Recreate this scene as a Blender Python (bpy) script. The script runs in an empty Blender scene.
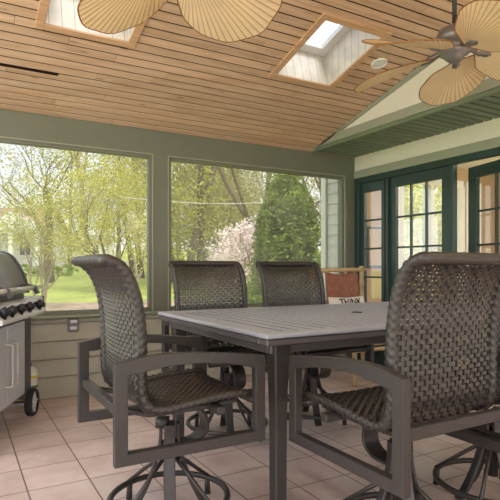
import bpy, math, random
from mathutils import Vector, Matrix
PI = math.pi
random.seed(7)
COL = bpy.context.scene.collection

# ------------------------------------------------------------------ mesh builder
class MB:
    def __init__(s): s.v = []; s.f = []; s.sm = []
    def quad(s, a, b, c, d, sm=False):
        n = len(s.v); s.v += [tuple(a), tuple(b), tuple(c), tuple(d)]; s.f.append((n, n+1, n+2, n+3)); s.sm.append(sm)
    def box(s, x0, x1, y0, y1, z0, z1, fn=None, bev=0.0):
        if x0 > x1: x0, x1 = x1, x0
        if y0 > y1: y0, y1 = y1, y0
        if z0 > z1: z0, z1 = z1, z0
        n = len(s.v)
        if bev <= 0:
            P = [(x, y, z) for z in (z0, z1) for (x, y) in ((x0, y0), (x1, y0), (x1, y1), (x0, y1))]
            F = [(3,2,1,0), (4,5,6,7), (0,1,5,4), (1,2,6,5), (2,3,7,6), (3,0,4,7)]
        else:
            b = min(bev, (x1-x0)*.45, (y1-y0)*.45, (z1-z0)*.45)
            P = []; idx = {}
            for i, x in enumerate((x0, x1)):
                for j, y in enumerate((y0, y1)):
                    for k, z in enumerate((z0, z1)):
                        sx, sy, sz = (1-2*i), (1-2*j), (1-2*k)
                        for a, p in (('x', (x, y+sy*b, z+sz*b)), ('y', (x+sx*b, y, z+sz*b)), ('z', (x+sx*b, y+sy*b, z))):
                            idx[(i, j, k, a)] = len(P); P.append(p)
            F = []
            g = idx
            for i in (0, 1): F.append([g[(i,0,0,'x')], g[(i,1,0,'x')], g[(i,1,1,'x')], g[(i,0,1,'x')]])
            for j in (0, 1): F.append([g[(0,j,0,'y')], g[(1,j,0,'y')], g[(1,j,1,'y')], g[(0,j,1,'y')]])
            for k in (0, 1): F.append([g[(0,0,k,'z')], g[(1,0,k,'z')], g[(1,1,k,'z')], g[(0,1,k,'z')]])
            for i in (0, 1):
                for j in (0, 1): F.append([g[(i,j,0,'x')], g[(i,j,1,'x')], g[(i,j,1,'y')], g[(i,j,0,'y')]])
            for i in (0, 1):
                for k in (0, 1): F.append([g[(i,0,k,'x')], g[(i,1,k,'x')], g[(i,1,k,'z')], g[(i,0,k,'z')]])
            for j in (0, 1):
                for k in (0, 1): F.append([g[(0,j,k,'y')], g[(1,j,k,'y')], g[(1,j,k,'z')], g[(0,j,k,'z')]])
            for i in (0, 1):
                for j in (0, 1):
                    for k in (0, 1): F.append([g[(i,j,k,'x')], g[(i,j,k,'y')], g[(i,j,k,'z')]])
        if fn: P = [tuple(fn(*p)) for p in P]
        s.v += P
        for q in F: s.f.append(tuple(n+i for i in q)); s.sm.append(False)
        return s
    def loft(s, rings, closed=True, caps=True, sm=True):
        n = len(s.v); m = len(rings[0])
        for r in rings: s.v += [tuple(p) for p in r]
        for i in range(len(rings)-1):
            for j in range(m if closed else m-1):
                a = n+i*m+j; b = n+i*m+(j+1) % m
                s.f.append((a, b, b+m, a+m)); s.sm.append(sm)
        if caps and closed:
            s.f.append(tuple(n+j for j in reversed(range(m)))); s.sm.append(False)
            e = n+(len(rings)-1)*m
            s.f.append(tuple(e+j for j in range(m))); s.sm.append(False)
        return s
    def tube(s, pts, r, seg=8, closed=False, sm=True, sect=None, up=None):
        pts = [Vector(p) for p in pts]; N = len(pts)
        rr = r if isinstance(r, (list, tuple)) else [r]*N
        rings = []
        t0 = (pts[1]-pts[0]).normalized()
        ref = Vector(up) if up else (Vector((0, 0, 1)) if abs(t0.z) < .9 else Vector((1, 0, 0)))
        nrm = (ref - t0*ref.dot(t0)).normalized()
        for i, p in enumerate(pts):
            if closed: t = (pts[(i+1) % N]-pts[i-1])
            elif i == 0: t = pts[1]-pts[0]
            elif i == N-1: t = pts[-1]-pts[-2]
            else: t = (pts[i+1]-p).normalized()+(p-pts[i-1]).normalized()
            t.normalize()
            src = Vector(up) if up else nrm
            nn = src - t*src.dot(t)
            if nn.length < 1e-5: nn = nrm
            nrm = nn.normalized(); b = t.cross(nrm)
            if sect: rings.append([p+nrm*(a*rr[i])+b*(c*rr[i]) for a, c in sect])
            else: rings.append([p+(nrm*math.cos(2*PI*k/seg)+b*math.sin(2*PI*k/seg))*rr[i] for k in range(seg)])
        if closed: rings.append(rings[0]); return s.loft(rings, True, False, sm)
        return s.loft(rings, True, True, sm)
    def lathe(s, prof, seg=24, c=(0, 0, 0), fn=None):
        rings = []
        for r, z in prof:
            rings.append([(c[0]+r*math.cos(2*PI*k/seg), c[1]+r*math.sin(2*PI*k/seg), c[2]+z) for k in range(seg)])
        if fn: rings = [[tuple(fn(*p)) for p in q] for q in rings]
        return s.loft(rings, True, True, True)
    def prism(s, poly, a0, a1, mk, sm=False):
        return s.loft([[mk(u, w, a0) for u, w in poly], [mk(u, w, a1) for u, w in poly]], True, True, sm)
    def build(s, name, mat, parent=None, loc=None):
        me = bpy.data.meshes.new(name); me.from_pydata(s.v, [], s.f)
        me.polygons.foreach_set('use_smooth', s.sm); me.update()
        if mat: me.materials.append(mat)
        o = bpy.data.objects.new(name, me); COL.objects.link(o)
        if parent: o.parent = parent
        if loc: o.location = loc
        return o

def rect(w, h): return [(-w/2, -h/2), (w/2, -h/2), (w/2, h/2), (-w/2, h/2)]
def rrect(w, h, b=.004):
    w2, h2 = w/2, h/2
    return [(-w2+b, -h2), (w2-b, -h2), (w2, -h2+b), (w2, h2-b), (w2-b, h2), (-w2+b, h2), (-w2, h2-b), (-w2, -h2+b)]
def cr(pts, n=8):
    P = [Vector(p) for p in pts]; P = [P[0]*2-P[1]]+P+[P[-1]*2-P[-2]]; out = []
    for i in range(1, len(P)-2):
        for k in range(n):
            t = k/n; a, b, c, d = P[i-1], P[i], P[i+1], P[i+2]
            out.append(.5*((2*b)+(c-a)*t+(2*a-5*b+4*c-d)*t*t+(3*b-a-3*c+d)*t**3))
    out.append(P[-2]); return out
def tag(o, label=None, cat=None, group=None, kind=None):
    if label: o['label'] = label
    if cat: o['category'] = cat
    if group: o['group'] = group
    if kind: o['kind'] = kind
    return o
def empty(name, loc=(0, 0, 0), rz=0, label=None, cat=None, group=None):
    o = bpy.data.objects.new(name, None); COL.objects.link(o); o.empty_display_size = .1
    o.location = loc; o.rotation_euler = (0, 0, rz); return tag(o, label, cat, group)
def copy_tree(o, parent=None):
    c = o.copy(); COL.objects.link(c)
    if parent: c.parent = parent
    for ch in list(o.children): copy_tree(ch, c)
    return c
def struct(o): o['kind'] = 'structure'; return o

# ------------------------------------------------------------------ materials
def lin(c):
    return tuple(((x/255)/12.92 if x <= 10.31 else ((x/255+.055)/1.055)**2.4) for x in c)+(1,)
class N:
    def __init__(s, name):
        s.m = bpy.data.materials.new(name); s.m.use_nodes = True; s.t = s.m.node_tree; s.t.nodes.clear()
        s.out = s.t.nodes.new('ShaderNodeOutputMaterial')
    def n(s, typ, ins={}, **kw):
        x = s.t.nodes.new('ShaderNode'+typ)
        for k, v in kw.items(): setattr(x, k, v)
        for k, v in ins.items():
            if hasattr(v, 'is_output'): s.t.links.new(v, x.inputs[k])
            else: x.inputs[k].default_value = v
        return x
    def link(s, a, b): s.t.links.new(a, b)
def ramp(h, fac, stops):
    r = h.n('ValToRGB', {'Fac': fac}); e = r.color_ramp.elements
    while len(e) < len(stops): e.new(.5)
    for el, (p, c) in zip(e, stops): el.position = p; el.color = c
    return r.outputs['Color']
def mat(name, col, rough=.5, metal=0, var=.12, scale=8, bump=0, bscale=60, spec=.5, stretch=(1, 1, 1), island=0, trans=0, alpha=None):
    h = N(name); c = lin(col)
    tc = h.n('TexCoord'); mp = h.n('Mapping', {'Vector': tc.outputs['Object'], 'Scale': stretch})
    nz = h.n('TexNoise', {'Vector': mp.outputs[0], 'Scale': scale, 'Detail': 4.0})
    lo = tuple(x*(1-var) for x in c[:3])+(1,); hi = tuple(min(1, x*(1+var)) for x in c[:3])+(1,)
    cc = ramp(h, nz.outputs['Fac'], [(.3, lo), (.7, hi)])
    if island:
        g = h.n('NewGeometry')
        mr = h.n('MapRange', {'Value': g.outputs['Random Per Island'], 'To Min': 1-island, 'To Max': 1+island})
        cc2 = h.n('VectorMath', {0: cc}, operation='SCALE'); h.link(mr.outputs[0], cc2.inputs['Scale']); cc = cc2.outputs[0]
    b = h.n('BsdfPrincipled', {'Base Color': cc, 'Roughness': rough, 'Metallic': metal, 'Specular IOR Level': spec})
    if bump:
        n2 = h.n('TexNoise', {'Vector': mp.outputs[0], 'Scale': bscale, 'Detail': 3.0})
        bp = h.n('Bump', {'Height': n2.outputs['Fac'], 'Strength': bump, 'Distance': .01}); h.link(bp.outputs[0], b.inputs['Normal'])
    if trans:
        tr = h.n('BsdfTranslucent', {'Color': cc}); mx = h.n('MixShader', {0: trans, 1: b.outputs[0], 2: tr.outputs[0]}); h.link(mx.outputs[0], h.out.inputs[0])
    else: h.link(b.outputs[0], h.out.inputs[0])
    return h.m
def wood(name, lo, mid, hi, grain=(1, 14, 14), rough=.55, island=.18):
    h = N(name); tc = h.n('TexCoord'); mp = h.n('Mapping', {'Vector': tc.outputs['Object'], 'Scale': grain})
    g = h.n('NewGeometry')
    off = h.n('Math', {0: g.outputs['Random Per Island'], 1: 37.0}, operation='MULTIPLY')
    ad = h.n('VectorMath', {0: mp.outputs[0]}, operation='ADD'); h.link(off.outputs[0], ad.inputs[1])
    nz = h.n('TexNoise', {'Vector': ad.outputs[0], 'Scale': 3.0, 'Detail': 6.0, 'Distortion': .7})
    cc = ramp(h, nz.outputs['Fac'], [(.28, lin(lo)), (.5, lin(mid)), (.75, lin(hi))])
    mp2 = h.n('Mapping', {'Vector': ad.outputs[0], 'Scale': (2.2, .7, .7)})
    kn = h.n('TexVoronoi', {'Vector': mp2.outputs[0], 'Scale': 1.3})
    k = h.n('MapRange', {'Value': kn.outputs['Distance'], 'From Min': .02, 'From Max': .12, 'To Min': .55, 'To Max': 1.0})
    mr = h.n('MapRange', {'Value': g.outputs['Random Per Island'], 'To Min': 1-island, 'To Max': 1+island})
    mu = h.n('Math', {0: k.outputs[0], 1: mr.outputs[0]}, operation='MULTIPLY')
    sc = h.n('VectorMath', {0: cc}, operation='SCALE'); h.link(mu.outputs[0], sc.inputs['Scale'])
    b = h.n('BsdfPrincipled', {'Base Color': sc.outputs[0], 'Roughness': rough})
    bp = h.n('Bump', {'Height': nz.outputs['Fac'], 'Strength': .15, 'Distance': .01}); h.link(bp.outputs[0], b.inputs['Normal'])
    h.link(b.outputs[0], h.out.inputs[0]); return h.m
M = {}
M['ceil'] = wood('pine_ceiling', (190, 154, 124), (208, 174, 144), (220, 192, 166), grain=(1, 9, 9), island=.12)
M['pinetrim'] = wood('pine_trim', (182, 142, 104), (204, 164, 126), (216, 180, 144), island=.05)
M['dark'] = mat('dark_gap', (46, 34, 26), .95, spec=0)
M['slatshade'] = mat('slat_gap_shade', (40, 38, 38), 1, spec=0)
M['olive'] = mat('olive_paint', (110, 112, 97), .45, var=.04)
M['olivelit'] = mat('light_olive_paint', (138, 142, 120), .45, var=.04)
M['sage'] = mat('sage_paint', (156, 160, 142), .5, var=.03)
M['soffit'] = mat('soffit_paint', (112, 126, 102), .5, var=.06, island=.12)
M['cream'] = mat('cream_paint', (230, 226, 210), .6, var=.02)
M['siding'] = mat('siding_paint', (162, 158, 142), .6, var=.04, bump=.1)
M['doorgreen'] = mat('door_green_paint', (44, 66, 62), .4, var=.08)
M['doorgap'] = mat('door_gap_black', (16, 20, 20), .6)
M['white'] = mat('white_paint', (235, 234, 228), .5, var=.02)
M['iron'] = mat('powdercoat_frame', (64, 59, 57), .42, .35, var=.06, scale=30, bump=.04, bscale=300)
M['tableframe'] = mat('table_edge_metal', (98, 92, 92), .35, .4, var=.06)
M['tabletop'] = mat('table_slat_metal', (156, 158, 166), .42, .1, var=.05, scale=4)
M['wicker'] = mat('wicker', (48, 42, 38), .33, var=.35, scale=40, island=.35, spec=.7)
M['wickerroll'] = mat('wicker_wrap', (46, 40, 36), .42, var=.3, scale=50, spec=.6)
M['steel'] = mat('brushed_steel', (202, 206, 212), .34, .3, var=.08, stretch=(1, 20, 20), scale=6)
M['panelsteel'] = mat('painted_silver', (206, 206, 208), .35, .2, var=.05)
M['char'] = mat('charcoal_enamel', (74, 74, 78), .4, .2, var=.06)
M['hood'] = mat('grill_hood_enamel', (128, 128, 130), .38, .15, var=.06)
M['black'] = mat('black_plastic', (26, 26, 28), .4)
M['chrome'] = mat('chrome', (204, 202, 198), .3, .6, var=.02)
M['rubber'] = mat('rubber', (34, 34, 36), .8)
M['bronze'] = mat('fan_pewter', (128, 122, 120), .35, .5, var=.1)
M['bamboo'] = mat('bamboo', (196, 168, 126), .5, var=.2, scale=20)
M['rust'] = mat('rust_fabric', (142, 94, 74), .9, var=.2, scale=30, bump=.2)
M['pillow'] = mat('white_linen', (226, 218, 210), .9, var=.04)
M['ink'] = mat('black_print', (34, 32, 36), .8)
M['tank'] = mat('propane_tank_white', (228, 226, 218), .4)
M['yellow'] = mat('yellow_label', (222, 204, 40), .5)
M['outlet'] = mat('outlet_grey', (112, 108, 106), .5)
M['tan'] = mat('tan_wall_paint', (190, 164, 132), .6, var=.03)
M['housewhite'] = mat('house_white', (224, 222, 218), .7, var=.03)
M['roofpink'] = mat('roof_shingle', (178, 142, 130), .8, var=.1)
M['windowdark'] = mat('far_window', (70, 72, 78), .2)
M['bark'] = mat('bark', (112, 98, 84), .9, var=.3, scale=6, bump=.4, bscale=20)
M['barkpale'] = mat('bark_pale', (150, 136, 120), .9, var=.3, scale=6)
M['lawn'] = mat('lawn_grass', (168, 180, 84), .9, var=.25, scale=.6)
M['mulch'] = mat('leaf_litter', (176, 152, 132), .95, var=.4, scale=3)
M['asphalt'] = mat('driveway', (168, 164, 160), .9)
M['stone'] = mat('curb_bed', (120, 110, 84), .9)
def leaf(name, col, tr=.4): return mat(name, col, .6, var=.2, scale=2, island=.4, trans=tr)
M['lf_yellow'] = leaf('leaf_yellow_green', (206, 202, 96))
M['lf_spring'] = leaf('leaf_spring', (190, 188, 100))
M['lf_pale'] = leaf('leaf_pale', (204, 198, 146))
M['lf_wood'] = leaf('leaf_woodland', (176, 170, 116))
M['lf_cedar'] = leaf('leaf_arborvitae', (132, 150, 62), .25)
M['lf_pink'] = leaf('blossom_pink', (240, 224, 222))
M['lf_hedge'] = leaf('leaf_hedge', (150, 172, 62), .3)
def glass(name, refl=.1, tint=(1, 1, 1, 1)):
    h = N(name); t = h.n('BsdfTransparent', {'Color': tint}); g = h.n('BsdfGlossy', {'Color': (1, 1, 1, 1), 'Roughness': .02})
    m = h.n('MixShader', {0: refl, 1: t.outputs[0], 2: g.outputs[0]}); h.link(m.outputs[0], h.out.inputs[0]); return h.m
M['doorglass'] = glass('door_glass', .12)
M['skyglass'] = glass('skylight_glass', .08, (.62, .64, .66, 1))
M['tintglass'] = glass('window_glass', .08, (.72, .74, .72, 1))
def screen_mat():       # grey insect mesh: lets most light through, with screen glare painted in as faint haze
    h = N('insect_screen'); t = h.n('BsdfTransparent', {'Color': (.60, .60, .59, 1)})
    d = h.n('BsdfDiffuse', {'Color': (.50, .48, .43, 1)}); tr = h.n('BsdfTranslucent', {'Color': (.55, .54, .49, 1)})
    dm = h.n('MixShader', {0: .5, 1: d.outputs[0], 2: tr.outputs[0]})
    tc = h.n('TexCoord'); nz = h.n('TexNoise', {'Vector': tc.outputs['Object'], 'Scale': 1.2, 'Detail': 2.0})
    mr = h.n('MapRange', {'Value': nz.outputs['Fac'], 'From Min': .35, 'From Max': .7, 'To Min': .08, 'To Max': .18})
    m = h.n('MixShader', {1: t.outputs[0], 2: dm.outputs[0]}); h.link(mr.outputs[0], m.inputs[0]); h.link(m.outputs[0], h.out.inputs[0]); return h.m
M['screen'] = screen_mat()
def tile_mat():
    h = N('floor_tile'); tc = h.n('TexCoord')
    sep = h.n('SeparateXYZ', {0: tc.outputs['Object']})
    def grout(sock, off, pitch):
        a = h.n('Math', {0: sock, 1: -off}, operation='ADD'); b = h.n('Math', {0: a.outputs[0], 1: pitch}, operation='DIVIDE')
        f = h.n('Math', {0: b.outputs[0]}, operation='FRACT'); fl = h.n('Math', {0: b.outputs[0]}, operation='FLOOR')
        c = h.n('Math', {0: f.outputs[0], 1: .5}, operation='SUBTRACT'); d = h.n('Math', {0: c.outputs[0]}, operation='ABSOLUTE')
        g = h.n('MapRange', {'Value': d.outputs[0], 'From Min': .482, 'From Max': .494, 'To Min': 0.0, 'To Max': 1.0}); return g.outputs[0], fl.outputs[0]
    gx, fx = grout(sep.outputs[0], .283, .2705); gy, fy = grout(sep.outputs[1], 2.497, .2825)
    g = h.n('Math', {0: gx, 1: gy}, operation='MAXIMUM')
    cv = h.n('CombineXYZ', {0: fx, 1: fy, 2: 0.0}); wn = h.n('TexWhiteNoise', {'Vector': cv.outputs[0]})
    nz = h.n('TexNoise', {'Vector': tc.outputs['Object'], 'Scale': 3.5, 'Detail': 6.0, 'Roughness': .65})
    base = ramp(h, nz.outputs['Fac'], [(.25, lin((174, 152, 144))), (.5, lin((200, 178, 170))), (.75, lin((214, 198, 190)))])
    mr = h.n('MapRange', {'Value': wn.outputs['Value'], 'To Min': .9, 'To Max': 1.08})
    sc = h.n('VectorMath', {0: base}, operation='SCALE'); h.link(mr.outputs[0], sc.inputs['Scale'])
    mx = h.n('Mix', {0: g.outputs[0], 6: sc.outputs[0], 7: lin((112, 92, 84))}, data_type='RGBA')
    n2 = h.n('TexNoise', {'Vector': tc.outputs['Object'], 'Scale': 9.0, 'Detail': 4.0})
    rr = h.n('MapRange', {'Value': n2.outputs['Fac'], 'To Min': .28, 'To Max': .55})
    b = h.n('BsdfPrincipled', {'Base Color': mx.outputs[2], 'Roughness': rr.outputs[0]})
    sb = h.n('Math', {0: n2.outputs['Fac'], 1: g.outputs[0]}, operation='SUBTRACT')
    bp = h.n('Bump', {'Height': sb.outputs[0], 'Strength': .25, 'Distance': .01}); h.link(bp.outputs[0], b.inputs['Normal'])
    h.link(b.outputs[0], h.out.inputs[0]); return h.m
M['tile'] = tile_mat()
def palm_mat():
    h = N('palm_leaf_blade'); tc = h.n('TexCoord'); s = h.n('SeparateXYZ', {0: tc.outputs['Object']})
    # ribs fan out from the stem end, local x runs along the blade
    a = h.n('Math', {0: s.outputs[1], 1: s.outputs[0]}, operation='ARCTAN2')
    m = h.n('Math', {0: a.outputs[0], 1: 96.0}, operation='MULTIPLY'); f = h.n('Math', {0: m.outputs[0]}, operation='SINE')
    r = ramp(h, f.outputs[0], [(.0, lin((250, 234, 196))), (.8, lin((246, 224, 180))), (.99, lin((206, 168, 118)))])
    nz = h.n('TexNoise', {'Vector': tc.outputs['Object'], 'Scale': 5.0, 'Detail': 3.0})
    mr = h.n('MapRange', {'Value': nz.outputs['Fac'], 'To Min': .85, 'To Max': 1.12})
    sc = h.n('VectorMath', {0: r}, operation='SCALE'); h.link(mr.outputs[0], sc.inputs['Scale'])
    b = h.n('BsdfPrincipled', {'Base Color': sc.outputs[0], 'Roughness': .6}); t = h.n('BsdfTranslucent', {'Color': sc.outputs[0]})
    bp = h.n('Bump', {'Height': f.outputs[0], 'Strength': .3, 'Distance': .004}); h.link(bp.outputs[0], b.inputs['Normal'])
    mx = h.n('MixShader', {0: .35, 1: b.outputs[0], 2: t.outputs[0]}); h.link(mx.outputs[0], h.out.inputs[0]); return h.m
M['palm'] = palm_mat()
M['palmrim'] = mat('palm_binding', (146, 100, 58), .6)
def emit(name, col, st):
    h = N(name); e = h.n('Emission', {'Color': col, 'Strength': st}); h.link(e.outputs[0], h.out.inputs[0]); return h.m
def board_mat(name, axis, pitch, col):
    h = N(name); tc = h.n('TexCoord'); s = h.n('SeparateXYZ', {0: tc.outputs['Object']})
    b = h.n('Math', {0: s.outputs[axis], 1: pitch}, operation='DIVIDE'); f = h.n('Math', {0: b.outputs[0]}, operation='FRACT')
    g = h.n('MapRange', {'Value': f.outputs[0], 'From Min': .0, 'From Max': .07, 'To Min': 0.0, 'To Max': 1.0})
    nz = h.n('TexNoise', {'Vector': tc.outputs['Object'], 'Scale': 8.0, 'Detail': 5.0})
    cc = ramp(h, nz.outputs['Fac'], [(.3, lin(tuple(int(x*.88) for x in col))), (.65, lin(col))])
    mx = h.n('Mix', {0: g.outputs[0], 6: lin(tuple(int(x*.5) for x in col)), 7: cc}, data_type='RGBA')
    p = h.n('BsdfPrincipled', {'Base Color': mx.outputs[2], 'Roughness': .6}); h.link(p.outputs[0], h.out.inputs[0]); return h.m
M['wellx'] = board_mat('whitewashed_boards_x', 0, .075, (228, 220, 208))
M['welly'] = board_mat('whitewashed_boards_y', 1, .075, (228, 220, 208))

# ------------------------------------------------------------------ room constants
XL, XR, YB, YF = -.9, 3.68, 4.19, -2.59
EZ, SL, RY = 2.165, .277, .8          # eaves height, ceiling slope, ridge line y
def cz(y): return EZ+SL*(YB-y) if y >= RY else EZ+SL*(YB-RY)-SL*(RY-y)
nl = math.hypot(1, SL)
def CE(x, y, t=0):                     # point on the back ceiling slope, lifted t along its upward normal
    return (x, y+SL*t/nl, cz(y)+t/nl)
SK = [(.438, .969, 2.61, 3.23), (2.045, 2.57, 2.61, 3.22)]

# floor
fl = struct(MB().box(XL-.1, XR, YF-.1, YB+.06, -.1, 0).build('floor', M['tile']))

# ceiling: real boards with grooves, dark deck raised into them as painted shade
rng = random.Random(3)
slot = (-.5, .606, 3.652, 3.676)
cb = MB(); pitch = .0755
def plank(mb, x0, x1, ya, yb, side):
    if side > 0: P = lambda x, y, t: CE(x, y, t)
    else: P = lambda x, y, t: (x, y, cz(y)+t)
    mb.box(x0, x1, ya, yb, 0, .014, fn=P, bev=.002)
y = YB
while y > RY:
    ya, yb = max(RY, y-pitch), y
    x = XL-rng.random()*1.5
    while x < XR+.3:
        x1 = x+rng.uniform(1.6, 3.0)
        segs = [(max(x, XL), min(x1, XR+.3)-.002)]
        for (sx0, sx1, sy0, sy1) in SK:
            if yb > sy0 and ya < sy1-.02:
                ns = []
                for a, b in segs:
                    if b <= sx0 or a >= sx1: ns.append((a, b)); continue
                    if a < sx0: ns.append((a, sx0))
                    if b > sx1: ns.append((sx1, b))
                segs = ns
        for a, b in segs:
            if b-a > .01: plank(cb, a, b, ya+.0055, yb-.0055, 1)
        x = x1
    y -= pitch
y = RY
while y > YF:
    plank(cb, XL, XR, max(YF, y-pitch)+.0055, y-.0055, -1); y -= pitch
struct(cb.build('ceiling', M['ceil']))
dk = MB()      # roof deck with skylight holes, dark underside set into the grooves as shade
xs = sorted({XL-.2, XR+.4, *[a for s in SK for a in s[:2]]}); ys = sorted({RY, YB+.35, *[a for s in SK for a in s[2:]]})
for i in range(len(xs)-1):
    for j in range(len(ys)-1):
        cx, cy = (xs[i]+xs[i+1])/2, (ys[j]+ys[j+1])/2
        if any(s[0] < cx < s[1] and s[2] < cy < s[3] for s in SK): continue
        dk.box(xs[i], xs[i+1], ys[j], ys[j+1], .005, .31, fn=CE)
dk.box(XL-.2, XR+.4, YF-.3, RY, .005, .22, fn=lambda x, y, t: (x, y, cz(y)+t))
struct(dk.build('ceiling_deck_shade', M['dark']))

# skylights
for i, (a, b, c, d) in enumerate(SK):
    t = empty('skylight', CE((a+b)/2, (c+d)/2, .1))
    lab = ['skylight with whitewashed shaft above the leaf fan at upper left', 'skylight with whitewashed board shaft beside the round recessed light'][i]
    tag(t, lab, 'skylight', 'skylights in the pine ceiling')
    inv = Vector(t.location)
    def G(x, y, tt): p = CE(x, y, tt); return (p[0]-inv.x, p[1]-inv.y, p[2]-inv.z)
    for q0, q1 in ((c, c+.014), (d-.014, d)): MB().box(a, b, q0, q1, 0, .30, fn=G).build('shaft_end_boards', M['wellx'], t)
    for q0, q1 in ((a, a+.014), (b-.014, b)): MB().box(q0, q1, c+.014, d-.014, 0, .30, fn=G).build('shaft_side_boards', M['welly'], t)
    tr = MB(); e = .032
    tr.box(a-e, a+.018, c-e, d+e, -.014, .002, fn=G, bev=.003); tr.box(b-.018, b+e, c-e, d+e, -.014, .002, fn=G, bev=.003)
    tr.box(a+.018, b-.018, c-e, c+.018, -.0135, .002, fn=G, bev=.003); tr.box(a+.018, b-.018, d-.018, d+e, -.0135, .002, fn=G, bev=.003)
    tr.build('trim', M['pinetrim'], t)
    fr = MB(); q = .085
    fr.box(a+.012, a+q, c+.01, d-.01, .262, .30, fn=G, bev=.004); fr.box(b-q, b-.012, c+.01, d-.01, .262, .30, fn=G, bev=.004)
    fr.box(a+q, b-q, c, c+q, .262, .30, fn=G, bev=.004); fr.box(a+q, b-q, d-q, d, .262, .30, fn=G, bev=.004)
    f = fr.build('sash', M['white'], t)
    MB().box(a+q, b-q, c+q, d-q, .285, .289, fn=G).build('pane', M['skyglass'], f)

# slot vent in the ceiling
sv = MB(); sv.box(-.2, .606, slot[2], slot[3], -.008, .0, fn=CE, bev=.002)
s = sv.build('slot_vent', M['dark']); tag(s, 'thin dark slot strip set in the pine ceiling boards at left', 'vent')
# recessed light
t = empty('recessed_light', CE(2.751, 2.862, 0), label='round white recessed light in the pine ceiling near the skylight', cat='light')
t.rotation_euler = (-math.atan(SL), 0, 0)
prof = [(.062, .0), (.062, -.010), (.056, -.014), (.046, -.012), (.044, -.004), (.044, .0)]
MB().lathe(prof, 28).build('trim_ring', M['white'], t)
MB().lathe([(.0435, -.003), (.0435, -.008), (.03, -.010), (.001, -.0105)], 24).build('lens', M['white'], t)

# ------------------------------------------------------------------ back wall
W1 = (-.55, 1.454); W2 = (1.588, 3.548); SILL, HEAD = .632, 1.965
hd = MB(); hd.box(XL, XR, YB, YB+.12, HEAD, EZ+.01); hd.box(3.548, XR, YB, YB+.12, 0, HEAD); hd.box(XL, W1[0], YB, YB+.12, SILL, HEAD)
hd.box(W1[1], W2[0], YB, YB+.12, SILL, HEAD)
struct(hd.build('wall_back', M['olive']))
sd = MB(); zc = [0, .165, .3, .437, .575, .63]
for a, b in zip(zc[:-1], zc[1:]):
    # each lap board leans out at its foot
    sd.prism([(0, a+.005), (0.026, a+.005), (0.010, b-.004), (0, b-.004)], XL, 3.548, lambda u, w, x: (x, YB-u, w))
sd.box(XL, 3.548, YB, YB+.12, 0, SILL)
struct(sd.build('wall_back_siding', M['siding']))
tm = MB(); tm.box(XL, 3.60, YB-.055, YB+.1, .615, .634, bev=.004); tm.box(XL, 3.56, YB-.018, YB, .585, .613, bev=.003)
struct(tm.build('trim_sill', M['olivelit']))
for i, (a, b) in enumerate((W1, W2)):
    w = MB(); q = .034
    w.box(a, a+q, YB+.012, YB+.06, SILL, HEAD, bev=.004); w.box(b-q, b, YB+.012, YB+.06, SILL, HEAD, bev=.004)
    w.box(a+q, b-q, YB+.012, YB+.06, SILL, SILL+.036, bev=.004); w.box(a+q, b-q, YB+.012, YB+.06, HEAD-.036, HEAD, bev=.004)
    o = struct(w.build('window_%d' % (i+1), M['olive']))
    e = MB(); r = .007     # thin lighter bead round the opening
    e.box(a-.001, a+r, YB-.005, YB+.011, SILL, HEAD); e.box(b-r, b+.001, YB-.005, YB+.011, SILL, HEAD); e.box(a+r, b-r, YB-.005, YB+.011, HEAD-r, HEAD+.001)
    e.build('bead', M['sage'], o)
    MB().box(a+q, b-q, YB+.034, YB+.036, SILL+.036, HEAD-.036).build('insect_screen', M['screen'], o)

# ------------------------------------------------------------------ left and front walls: low knee wall, posts, open bays
kw = MB(); kw.box(XL-.12, XL, YF-.1, YB+.12, 0, .3)
for y0 in (YF, -.4, 1.8, 4.0): kw.box(XL-.12, XL, y0-.09, y0+.09 if y0 < 4 else YB+.12, .3, EZ)
kw.box(XL-.12, XL, YF-.1, YB+.12, EZ-.2, EZ)
struct(kw.build('wall_left', M['siding']))
kw = MB(); kw.box(XL, XR, YF-.12, YF, 0, .3)
for x0 in (XL+.1, 1.4, XR-.1): kw.box(x0-.09, x0+.09, YF-.12, YF, .3, EZ)
kw.box(XL, XR, YF-.12, YF, EZ-.2, EZ)
struct(kw.build('wall_front', M['siding']))

# ------------------------------------------------------------------ right side: house wall, soffit, gable
XS = 3.105
so = MB(); y = YB
while y > YF:
    so.box(XS+.03, XR, y-.062, y, EZ-.002+.006, EZ+.016, bev=.004); y -= .082
struct(so.build('soffit', M['soffit']))
struct(MB().box(XS+.02, XR, YF, YB, EZ+.018, EZ+.03).build('soffit_backing', M['dark']))
fa = MB(); fa.box(XS-.012, XS+.03, YF, YB, EZ+.028, EZ+.105, bev=.004)
struct(fa.build('trim_fascia', M['sage']))
fa = MB(); fa.box(XS, XS+.034, YF, YB, EZ-.004, EZ+.028, bev=.003)
struct(fa.build('trim_soffit_edge', M['soffit']))
gb = MB(); gb.prism([(YF, EZ+.1), (YB, EZ+.1), (YB, EZ+.12), (RY, cz(RY)+.02), (YF, EZ+.12)], XS+.006, XS+.05, lambda u, w, x: (x, u, w))
struct(gb.build('wall_gable', M['cream']))
rk = MB(); rk.prism([(YB-.28, cz(YB-.28)-.002), (YB, EZ+.1), (YB, EZ), (YB-.05, EZ), (RY, cz(RY)-.085), (RY, cz(RY)-.002)], XS-.012, XS+.006, lambda u, w, x: (x, u, w))
rk.prism([(RY, cz(RY)-.002), (RY, cz(RY)-.085), (YF, cz(YF)-.06), (YF, cz(YF)-.002)], XS-.012, XS+.006, lambda u, w, x: (x, u, w))
struct(rk.build('trim_rake', M['sage']))
FT, GT = 1.943, 2.021
OPEN0, OPEN1 = 4.165, 2.10
hw = MB(); hw.box(XR, XR+.12, YF, YB+.12, GT, EZ+.03); hw.box(XR, XR+.12, YF, OPEN1-.12, 0, GT)
struct(hw.build('wall_right', M['cream']))
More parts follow.
